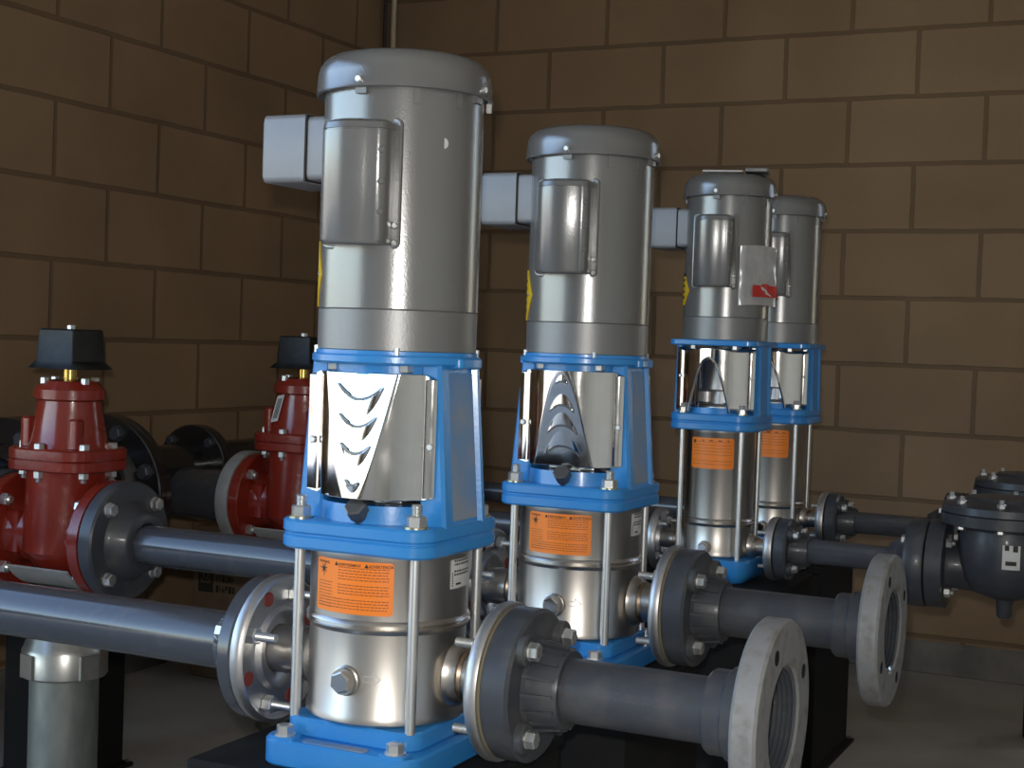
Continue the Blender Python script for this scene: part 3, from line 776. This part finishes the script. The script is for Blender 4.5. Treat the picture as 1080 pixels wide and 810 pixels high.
# ------------------------------------------------------------------ suction lines
def gate_valve(x, y, label, sticker, leftgrey):
    t = thing('gate_valve', label, 'valve', (x, y, .545), 'red gate valves'); hl = .130
    bm = B()
    for s in (-1, 1):
        lathe(bm, [(0, 0), (.066, .02), (.062, .08), (.070, hl - .030), (.112, hl - .027), (.115, hl - .024), (.115, hl - .001), (.0, hl - .001)], (s, 0, 0), (0, 0, 0), 64)
    # flattened wedge chamber
    def el(z, hx, hy): return [Vector((hx * math.cos(2 * PI * k / 32), hy * math.sin(2 * PI * k / 32), z)) for k in range(32)]
    loops(bm, [el(-.085, .03, .04), el(-.070, .055, .058), el(-.03, .078, .088), el(.03, .080, .085), el(.10, .078, .080), el(.128, .082, .080)])
    for s in (-1, 1):
        for sy in (-1, 1): box(bm, (s * .088 - .02, sy * .05 - .012, -.04), (s * .088 + .02, sy * .05 + .012, .045), .005)
    def oc(z, e): return rr(.100 - e, .088 - e, .05, z, 6)
    loops(bm, [oc(.128, .004), oc(.131, 0), oc(.148, 0), oc(.150, .002)])
    obj('valve_body', bm, 'red', t, 'red coated valve body')
    bm = B()
    loops(bm, [oc(.1505, .002), oc(.1525, 0), oc(.169, 0), oc(.173, .004)])
    loops(bm, [el(.170, .084, .076), el(.185, .078, .070), el(.215, .073, .066), el(.262, .064, .058), el(.267, .064, .058)])
    for s in (-1, 1):
        box(bm, (s * .060 - .012, -.058, .17), (s * .060 + .012, -.034, .232), .005)
    loops(bm, [el(.264, .064, .058), el(.268, .072, .066), el(.286, .072, .066), el(.303, .058, .052), el(.306, .03, .03)])
    bon = obj('bonnet', bm, 'red', t, 'red bonnet')
    for k in range(6):
        a = R_(60 * k + 30); px, py = .088 * math.cos(a), .080 * math.sin(a); h = B()
        hexa(h, (px, py, .1725), (0, 0, 1), .018, 0, .011, .2); obj('bonnet_bolt', h, 'zinc', bon)
        h = B(); hexa(h, (px, py, .1285), (0, 0, 1), .018, 0, -.013, .2); thread(h, .006, .115, .108, (0, 0, 1), (px, py, 0)); obj('bonnet_nut', h, 'zinc', bon)
    for a in (-110, -20, 70, 160):
        h = B(); px, py = .058 * math.cos(R_(a)), .052 * math.sin(R_(a)); hexa(h, (px, py, .298), (0, 0, 1), .015, 0, .012, .2); obj('bonnet_bolt', h, 'zinc', bon)
    bm = B(); cyl(bm, .015, .30, .336, n=24); obj('valve_stem', bm, 'brass', t, 'brass stem')
    bm = B()
    loops(bm, [rr(.076, .055, .03, .327), rr(.072, .052, .03, .332), rr(.047, .047, .004, .342), rr(.0435, .0435, .003, .402), rr(.041, .041, .003, .405)])
    nut = obj('operating_nut', bm, 'blacknut', t, 'black square operating nut with a skirt')
    nut.rotation_euler.z = R_(1)
    h = B(); hexa(h, (0, 0, .404), (0, 0, 1), .014, 0, .009); obj('cap_screw', h, 'zinc', nut)
    if sticker:
        h = B(); ls = []
        p0 = Vector((-.046, -.0640, .196)); ux = Vector((.022, -.004, .005)); uz = Vector((.014, .0065, .064))
        n_ = ux.cross(uz).normalized() * .0015
        n_ = n_ if n_.y < 0 else -n_
        q = [p0, p0 + ux, p0 + ux + uz, p0 + uz]; loops(h, [q, [v + n_ for v in q]]); st = obj('sticker', h, 'white', t, 'slanted white sticker')
        i = B()
        for k in range(3):
            a = p0 + n_ * 1.4 + ux * (.25 + .22 * k) + uz * .12; i.faces.new([i.verts.new(v) for v in (a, a + ux * .12, a + ux * .12 + uz * .76, a + uz * .76)])
        obj('sticker_print', i, 'ink', st)
    else:
        h = B(); f = lambda u, v: Vector((.018 + u, -.0795 + .0 * v, .205 + v))
        for u in (0, .016):
            quad_on(h, f, u, 0, u + .012, .004, 1); quad_on(h, f, u, .020, u + .012, .024, 1); quad_on(h, f, u + .004, .004, u + .008, .020, 1)
        h.free()
    # nuts on the left flange face and bolts in the right one
    for a in L45:
        for s in ((-1,) if not leftgrey else (-1,)):
            pass
        a_ = R_(a); p = (0, .094 * math.cos(a_), .094 * math.sin(a_)); h = B()
        hexa(h, p, (-1, 0, 0), .022, hl - .026, hl - .043, .3); thread(h, .0075, hl - .043, hl - .050, (-1, 0, 0), p); obj('flange_nut', h, 'zinc', t)
        h = B(); hexa(h, p, (1, 0, 0), .022, hl - .026, hl - .043, .3); obj('flange_nut', h, 'zinc', t)
    return t
XV1, XV2 = .650, .695
gate_valve(XV1, YB, 'red gate valve at the far left, black nut with a skirt on top', False, True)
gate_valve(XV2, YC, 'red gate valve with a white sticker, partly behind the nearest pump', True, True)

def suction_line(y, xv, label):
    """plastic pipe from a gate valve (flange at xv) to a pump suction flange"""
    t = thing('suction_pipe', label, 'pipe', (X0, y, {YC: .544, YD: .562}.get(y, ZN)), GP); c = (0, 0, 0)
    r = .0385 if y < -2 else .0255
    xe = X0 - xv
    bm = B(); x_s = .182 if y < -2 else .142
    lathe(bm, [(r, x_s), (r, xe), (r * .85, xe), (r * .85, x_s), (r, x_s)], (-1, 0, 0), c, 48); obj('pipe', bm, 'pvc', t, 'dark grey plastic pipe')
    bm = B()
    if y < -2: vanstone(bm, -1, c, .1775, .0940, .0375, .022, .060, (), .0735)
    else: vanstone(bm, -1, c, .1370, .064, .0248, .024, .055, L45, .049)
    fl = obj('pipe_flange', bm, 'pvc', t)
    if y < -2: set_bolts(fl, -1, c, .2005, .1645, .0735, (67.5, 157.5, 247.5, 337.5), .0115, .028)
    else: set_bolts(fl, -1, c, .1620, .1245, .049, L45, .0085, .014)
    return t, c, xe, r
def valve_flange(t, c, xe, r, dz=.004):
    c = (c[0], c[1], c[2] + dz)
    bm = B(); lathe(bm, [(r, xe), (.112, xe), (.115, xe - .003), (.115, xe - .028), (.111, xe - .032), (.078, xe - .033), (.070, xe - .040), (.058, xe - .066), (.052, xe - .070), (r * .98, xe - .070), (r * .98, xe)], (-1, 0, 0), c, 72)
    f2 = obj('valve_side_flange', bm, 'pvcdust', t, 'large dark plastic flange')
    for a in L45:
        a_ = R_(a); p = (0, .094 * math.cos(a_), c[2] + .094 * math.sin(a_)); h = B()
        cyl(h, .014, xe - .0325, xe - .0345, (-1, 0, 0), p, 18); hexa(h, p, (-1, 0, 0), .022, xe - .034, xe - .047, .4)
        obj('flange_bolt', h, 'zinc', f2)
s1, c1, e1, r1 = suction_line(YA, .42, 'nearest long suction pipe running in from the left edge')
s2, c2, e2, r2 = suction_line(YB, XV1 + .1305, 'suction pipe from the far left red valve to the second pump'); valve_flange(s2, c2, e2, r2)
s3, c3, e3, r3 = suction_line(YC, XV2 + .1305, 'suction pipe to the pump with the bag, mostly hidden behind pumps'); valve_flange(s3, c3, e3, r3)
s4, c4, e4, r4 = suction_line(YD, .42, 'farthest suction pipe, whose flange shows behind the stickered red valve')
bm = B(); lathe(bm, [(r4, e4 - .16), (.115, e4 - .16), (.115, e4 - .125), (.06, e4 - .12), (.055, e4 - .08), (r4, e4 - .08), (r4, e4 - .16)], (-1, 0, 0), (0, 0, .02), 56); obj('valve_side_flange', bm, 'pvcdust', s4)

# black manifold along the left wall
XM, ZM = .295, .565
man = thing('suction_manifold', 'black flanged suction manifold running behind the red valves', 'pipe', (XM, -1.8, .56)); oy = 1.8
bm = B()
def ypipe(bm, r, y0, y1, ri=None): lathe(bm, [(0, y0), (r, y0), (r, y1), (0, y1)], (0, 1, 0), (0, oy, 0), 48)
ypipe(bm, .11, -4.2, -1.76); lathe(bm, [(0, -1.75), (.058, -1.75), (.058, -.62), (0, -.62)], (0, 1, 0), (0, oy, .045), 48)
lathe(bm, [(.11, -1.75), (.105, -1.70), (.070, -1.64), (.058, -1.63), (.058, -1.75), (.11, -1.75)], (0, 1, 0), (0, oy, .035), 40)
obj('header_pipe', bm, 'black', man, 'black header pipe')
for yf, R, th, nb in ((-2.10, .19, .045, 8), (-1.795, .19, .045, 8), (-1.44, .105, .04, 4)):
    oz = 0 if nb == 8 else .045
    bm = B(); lathe(bm, [(0, yf), (R - .003, yf), (R, yf + .003), (R, yf + th / 2 - .001), (R - .002, yf + th / 2), (R, yf + th / 2 + .001), (R, yf + th - .003), (R - .003, yf + th), (0, yf + th)], (0, 1, 0), (0, oy, oz), 72)
    if nb == 8: lathe(bm, [(.11, yf - .03), (.125, yf - .02), (.135, yf), (.11, yf)], (0, 1, 0), (0, oy, 0), 48)
    f = obj('header_flange', bm, 'black', man, 'black bolted flange')
    for k in range(nb):
        a = R_(22.5 + 360 / nb * k) if nb == 8 else R_(45 + 90 * k)
        rb = R * .83; p = (rb * math.cos(a), oy, oz + rb * math.sin(a)); h = B()
        hexa(h, p, (0, 1, 0), .030 if nb == 8 else .022, yf, yf - .016, .3); cyl(h, .019 if nb == 8 else .014, yf - .003, yf, (0, 1, 0), p, 18)
        obj('flange_bolt', h, 'iron', f)
for yv, r, x1 in ((YB, .062, XV1 - .131 - XM), (YC, .066, XV2 - .131 - XM), (YD, .05, .42 - XM)):
    bm = B(); lathe(bm, [(0, -.035), (r * .55, -.030), (r * .88, -.008), (r, .02), (r, x1 - .03), (r * 1.06, x1 - .03), (r * 1.06, x1 - .02), (0, x1 - .02)], (1, 0, 0), (0, yv + oy, -.014), 40)
    br = obj('branch_pipe', bm, 'pvc', man, 'dark branch pipe')
    if yv != YD:
        bm = B(); lathe(bm, [(r * .9, x1 - .036), (.115, x1 - .036), (.117, x1 - .033), (.117, x1 - .001), (r * .9, x1 - .001), (r * .9, x1 - .036)], (1, 0, 0), (0, yv + oy, -.014), 64); obj('branch_flange', bm, 'greypaint' if yv == YC else 'pvcdust', br, 'grey flange')
    else:
        bm = B(); lathe(bm, [(r * .9, x1 - .036), (.098, x1 - .036), (.1, x1 - .033), (.1, x1 - .001), (r * .9, x1 - .001), (r * .9, x1 - .036)], (1, 0, 0), (0, yv + oy, 0), 64); obj('branch_flange', bm, 'pvcdust', br)

def stand(x, y, label):
    t = thing('pipe_stand', label, 'stand', (x, y, 0), 'galvanised stands under the red valves')
    bm = B(); cyl(bm, .067, 0, .272, n=40); cyl(bm, .09, 0, .012, n=40, ch=.002); obj('post', bm, 'galv', t, 'galvanised post')
    bm = B(); lathe(bm, [(.066, .266), (.080, .266), (.083, .270), (.083, .318), (.080, .324), (.070, .352), (.050, .358), (.04, .358)], n=40)
    for a in (-105, -15, 75, 165):
        d = Vector((math.cos(R_(a)), math.sin(R_(a)), 0)); tg = Vector((-d.y, d.x, 0)); ls = []
        for z in (.270, .316): ls.append([d * r + tg * u + Vector((0, 0, z)) for r, u in ((.07, -.022), (.0865, -.020), (.0865, .020), (.07, .022))])
        loops(bm, ls)
    col = obj('adjusting_collar', bm, 'galvbright', t, 'bright collar')
    h = B(); d = Vector((math.cos(R_(-150)), math.sin(R_(-150)), 0)); cyl(h, .005, .080, .0845, d, (0, 0, .296), 12); obj('set_screw', h, 'dark_metal', col)
    bm = B(); cyl(bm, .030, .35, .440, n=28); lathe(bm, [(.03, .420), (.045, .425), (.055, .444), (.03, .444), (.03, .420)], n=28); obj('riser', bm, 'galv', t)
    # saddle: bent plate cradling the valve
    bm = B(); n = 16; a0, a1 = R_(215), R_(325); ls = []
    for k in range(n + 1):
        a = a0 + (a1 - a0) * k / n; ls.append((math.cos(a), math.sin(a)))
    for i in range(n):
        for k in (0,): pass
    V = []
    for (cx_, cz_) in ls:
        row = []
        for r, x in ((.099, -.075), (.104, -.075), (.104, .075), (.099, .075)):
            row.append(Vector((x, r * cx_, .545 + r * cz_)))
        V.append(row)
    loops(bm, V)
    obj('saddle', bm, 'greypaint', t, 'pale grey saddle plate')
stand(XV1 + .005, YB, 'galvanised stand with a bright collar, at the left edge')
stand(XV2, YC, 'galvanised stand under the stickered red valve, mostly hidden')

# ------------------------------------------------------------------ pedestals
def pedestal(x, y, h, label, w=.178):
    t = thing('steel_pedestal', label, 'pedestal', (x, y, 0), 'black steel pedestals')
    bm = B(); box(bm, (-w + .004, -w + .004, .008), (w - .004, w - .004, h - .012), .004); obj('box_column', bm, 'blacksteel', t)
    bm = B(); box(bm, (-w, -w, h - .014), (w, w, h), .003); obj('top_plate', bm, 'blacksteel', t)
    bm = B(); box(bm, (-w - .012, -w - .012, 0), (w + .012, w + .012, .009), .002); fp = obj('foot_plate', bm, 'blacksteel', t)
    for sx in (-1, 1):
        for sy in (-1, 1):
            hb = B(); hexa(hb, (sx * (w - .0), sy * (w + .004), .009), (0, 0, 1), .008, 0, .006); obj('anchor_bolt', hb, 'dark_metal', fp)
pedestal(1.735, -2.878, ZP, 'black pedestal under the nearest pump')
pedestal(1.735, YB, ZP, 'black pedestal under the second pump')
pedestal(1.735, YC, ZPB, 'black pedestal under the pump with the bag')
pedestal(1.735, YD, ZPB, 'black pedestal under the farthest pump')
pedestal(.487, -2.095, .360, 'slim black pedestal behind the galvanised stand at the left edge', .092)

# ------------------------------------------------------------------ small things
# document bag taped on the third motor
RM3 = .089; zr3 = ZPB + .797
bm = B()
NA, NZ = 18, 16
def bagp(i, j, s):
    u, v = i / NA, j / NZ
    a = R_(-58 + 62 * u); out = .003 + .010 * max(0, u - .72) / .28 + .0018 * math.sin(9 * u + 7 * v) * math.sin(5 * v + 2) + .0035 * math.exp(-((u - .08) / .07) ** 2)
    r = RM3 + max(.0012, out) + .0015 * s
    return Vector((r * math.cos(a), r * math.sin(a), zr3 - .224 + .122 * v + .003 * math.sin(3 * u)))
V = {(i, j, s): bm.verts.new(bagp(i, j, s)) for i in range(NA + 1) for j in range(NZ + 1) for s in (0, 1)}
for i in range(NA):
    for j in range(NZ):
        bm.faces.new((V[i, j, 1], V[i + 1, j, 1], V[i + 1, j + 1, 1], V[i, j + 1, 1])); bm.faces.new((V[i, j, 0], V[i, j + 1, 0], V[i + 1, j + 1, 0], V[i + 1, j, 0]))
for i in range(NA):
    bm.faces.new((V[i, 0, 0], V[i + 1, 0, 0], V[i + 1, 0, 1], V[i, 0, 1])); bm.faces.new((V[i, NZ, 0], V[i, NZ, 1], V[i + 1, NZ, 1], V[i + 1, NZ, 0]))
for j in range(NZ):
    bm.faces.new((V[0, j, 0], V[0, j, 1], V[0, j + 1, 1], V[0, j + 1, 0])); bm.faces.new((V[NA, j, 0], V[NA, j + 1, 0], V[NA, j + 1, 1], V[NA, j, 1]))
bag = thing('document_bag', 'clear plastic document bag with a red strip stuck on the third motor', 'bag', (X0, YC, 0))
obj('bag_sleeve', bm, 'bag', bag, 'clear sleeve with pale paper inside', ang=60)
bm = B()
for i in range(10):
    def q(u, v):
        a = R_(-40 + 42 * u); r = RM3 + .0085 + .010 * max(0, u - .6) / .4
        return Vector((r * math.cos(a), r * math.sin(a), zr3 - .205 + .024 * v + .004 * (1 if .35 < u < .7 else 0) * v))
    bm.faces.new([bm.verts.new(q(*p)) for p in ((i / 10, 0), ((i + 1) / 10, 0), ((i + 1) / 10, 1), (i / 10, 1))])
red = obj('red_strip', bm, 'redlabel', bag, 'torn red strip')
bm = B()
for (u0, v0, u1, v1) in ((.28, .95, .55, .62), (.45, .62, .70, .25)):
    def q2(u, v):
        a = R_(-40 + 42 * u); r = RM3 + .0095 + .010 * max(0, u - .6) / .4
        return Vector((r * math.cos(a), r * math.sin(a), zr3 - .205 + .024 * v))
    bm.faces.new([bm.verts.new(q2(*p)) for p in ((u0, v0), (u0 + .05, v0 - .32), (u1 + .06, v1 - .2), (u1, v1))])
obj('white_tear', bm, 'white', red, 'white tear mark')

# flat papers lying on top of the third motor
ztp = ZPB + .843
bm = B(); slab(bm, .042, .034, .003, 0, .004, .001)
pp = tag(obj('paper_booklet', bm, 'white'), 'pale flat booklet lying on top of the third motor', 'booklet'); pp.location = (X0 - .010, YC - .02, ztp + .0065); pp.rotation_euler.z = R_(14)
bm = B(); slab(bm, .024, .034, .004, 0, .010, .002)
pc = tag(obj('dark_pouch', bm, 'dark_metal'), 'dark flat pouch beside the booklet on the third motor', 'pouch'); pc.location = (X0 + .0575, YC - .003, ztp + .0065); pc.rotation_euler.z = R_(14)

# cardboard carton on the floor
cb = thing('cardboard_box', 'brown cardboard carton with black print, on the floor behind the pipes', 'box', (.443, -1.075, 0))
bm = B(); box(bm, (-.278, -.175, 0), (.278, .175, .42), .004); obj('carton', bm, 'card', cb)
bm = B()
f = lambda u, v: Vector((-.258 + u * .46, -.1762, .238 + (v - .10) * .566))
for k in range(24):
    a, b = 2 * PI * k / 24, 2 * PI * (k + 1) / 24
    bm.faces.new([bm.verts.new(f(.055 + r * math.cos(t), .185 + r * math.sin(t))) for r, t in ((.026, a), (.034, a), (.034, b), (.026, b))])
quad_on(bm, f, 0, .10, .11, .145, 1); quad_on(bm, f, 0, .225, .11, .245, 1); quad_on(bm, f, 0, .145, .018, .225, 1); quad_on(bm, f, .092, .145, .11, .225, 1); quad_on(bm, f, .046, .172, .064, .20, 1)
rnd = random.Random(11)
for v in (.205, .155, .105):
    u = .13
    for k in range(6):
        w = rnd.uniform(.012, .022)
        quad_on(bm, f, u, v, u + .005, v + .034, 1); quad_on(bm, f, u, v + rnd.choice((0, .014, .028)), u + w, v + .006 + rnd.choice((0, .014, .028)), 1)
        u += w + .007
obj('carton_print', bm, 'ink', cb, 'black printed mark and lettering')

# red topped black canister at the right edge of the frame
cn = thing('canister', 'black canister with a red top on the floor at the right edge', 'canister', (2.342, -.62, 0))
bm = B(); lathe(bm, [(0, 0), (.052, 0), (.055, .004), (.055, .165), (.05, .175), (0, .175)], n=32); obj('canister_body', bm, 'blacksteel', cn)
bm = B(); lathe(bm, [(0, .174), (.045, .174), (.046, .2), (.035, .215), (0, .218)], n=32); obj('canister_cap', bm, 'redlabel', cn, 'red top')

# conduit and cable in the corner of the room
bm = B(); tube(bm, [(.030, -.032, .001), (.030, -.032, 3.19)], .0095, 14); cd = thing('conduit', 'thin tan conduit running up the wall in the corner', 'conduit', (0, 0, 0)); obj('conduit_pipe', bm, 'conduit', cd)
for z in (.6, 1.5, 2.6):
    bm = B(); box(bm, (.012, -.034, z), (.048, -.001, z + .018), .002); obj('pipe_clamp', bm, 'conduit', cd)
bm = B(); tube(bm, [(.020, -.075, .001), (.020, -.075, 3.19)], .006, 10); tag(obj('corner_line', bm, 'line'), 'black cable beside the tan conduit in the corner', 'line')  # thin black tube drawn as a dark upright line in the corner

# ------------------------------------------------------------------ room
XR, YF, ZC = 5.6, -8.0, 3.2
bm = B(); box(bm, (-.2, YF - .2, -.12), (XR + .2, .2, 0)); struct('floor', bm, 'floor')
bm = B(); box(bm, (-.2, YF - .2, ZC), (XR + .2, .2, ZC + .15)); struct('ceiling', bm, 'ceil')
bm = B()
WX0, WX1, WZ0, WZ1 = 2.95, 3.30, .75, 2.1
for lo, hi in (((-.2, 0, 0), (WX0, .2, ZC)), ((WX1, 0, 0), (XR + .2, .2, ZC)), ((WX0, 0, 0), (WX1, .2, WZ0)), ((WX0, 0, WZ1), (WX1, .2, ZC))): box(bm, lo, hi)
struct('wall_back', bm, 'block_x')
DY0, DY1, DZ = -6.9, -2.75, 2.6
bm = B()
for lo, hi in (((-.2, DY1, 0), (0, 0, ZC)), ((-.2, YF, 0), (0, DY0, ZC)), ((-.2, DY0, DZ), (0, DY1, ZC))): box(bm, lo, hi)
struct('wall_left', bm, 'block_y')
bm = B(); box(bm, (XR, YF, 0), (XR + .2, 0, ZC)); struct('wall_right', bm, 'bouncewall')
bm = B(); box(bm, (-.2, YF - .2, 0), (XR + .2, YF, ZC)); struct('wall_front', bm, 'bouncewall')
bm = B(); box(bm, (0, -.012, 0), (XR, 0, .097), .003); struct('baseboard_back', bm, 'curb')
bm = B(); box(bm, (0, DY1, 0), (.012, -.012, .097), .003); struct('baseboard_left', bm, 'curb')
bm = B()
for lo, hi in (((-.205, DY0, 0), (.01, DY0 + .04, DZ)), ((-.205, DY1 - .04, 0), (.01, DY1, DZ)), ((-.205, DY0, DZ - .04), (.01, DY1, DZ))): box(bm, lo, hi, .003)
struct('door_1', bm, 'paint')
bm = B()
for lo, hi in (((WX0, .05, WZ0), (WX0 + .03, .1, WZ1)), ((WX1 - .03, .05, WZ0), (WX1, .1, WZ1)), ((WX0, .05, WZ0), (WX1, .1, WZ0 + .03)), ((WX0, .05, WZ1 - .03), (WX1, .1, WZ1))): box(bm, lo, hi, .002)
struct('window_1', bm, 'paint')
bm = B(); box(bm, (-60, -60, -.3), (60, 60, -.13)); o = struct('ground_outside', bm, 'ground')

# ------------------------------------------------------------------ light
w = bpy.data.worlds.new('sky'); SC.world = w; w.use_nodes = True
nt = w.node_tree; bg = nt.nodes['Background']
sky = nt.nodes.new('ShaderNodeTexSky'); sky.sky_type = 'NISHITA'; sky.sun_disc = False
sky.sun_elevation = R_(48); sky.sun_rotation = R_(60); sky.air_density = 1.0; sky.dust_density = 1.2
nt.links.new(sky.outputs['Color'], bg.inputs['Color']); bg.inputs['Strength'].default_value = 0.8
def light(name, kind, loc, energy, col=(1, 1, 1), **kw):
    l = bpy.data.lights.new(name, kind); l.energy = energy; l.color = col
    for k, v in kw.items(): setattr(l, k, v)
    o = bpy.data.objects.new(name, l); COL.objects.link(o); o.location = loc; return o
sun = light('sun', 'SUN', (8, 3, 10), 11.0, (1, .94, .84), angle=R_(.55))
sun.rotation_euler = Vector((-.62, -.25, -.74)).to_track_quat('-Z', 'Y').to_euler()
# sky light comes in through the open roll-up door: portal only guides the sampling
pt = light('door_portal', 'AREA', (-.1, (DY0 + DY1) / 2, DZ / 2), 1, shape='RECTANGLE', size=DZ, size_y=DY1 - DY0)
pt.rotation_euler = (0, R_(-90), 0); pt.data.cycles.is_portal = True

# ------------------------------------------------------------------ camera and its flash
yaw, pitch, roll, F = -.446, -.0294, .0344, 1541.85
cam = bpy.data.cameras.new('camera'); co = bpy.data.objects.new('camera', cam); COL.objects.link(co)
cy, sy, cp, sp = math.cos(yaw), math.sin(yaw), math.cos(pitch), math.sin(pitch)
fw = Vector((sy * cp, cy * cp, sp)); r0 = Vector((cy, -sy, 0)); u0 = r0.cross(fw)
rt = r0 * math.cos(roll) + u0 * math.sin(roll); up = -r0 * math.sin(roll) + u0 * math.cos(roll)
C = Vector((2.68, -4.508, .9564))
co.matrix_world = Matrix(((rt.x, up.x, -fw.x, C.x), (rt.y, up.y, -fw.y, C.y), (rt.z, up.z, -fw.z, C.z), (0, 0, 0, 1)))
cam.sensor_fit = 'HORIZONTAL'; cam.sensor_width = 36; cam.lens = F * 36 / 1080; cam.clip_start = .02; cam.clip_end = 300
SC.camera = co
light('camera_flash', 'POINT', C + up * .05 + rt * -.02, 62.0, (1, .97, .93), shadow_soft_size=.012)

SC.view_settings.view_transform = 'Standard'; SC.view_settings.look = 'None'
SC.view_settings.exposure = 0.0; SC.view_settings.gamma = 1; SC.view_settings.use_curve_mapping = False
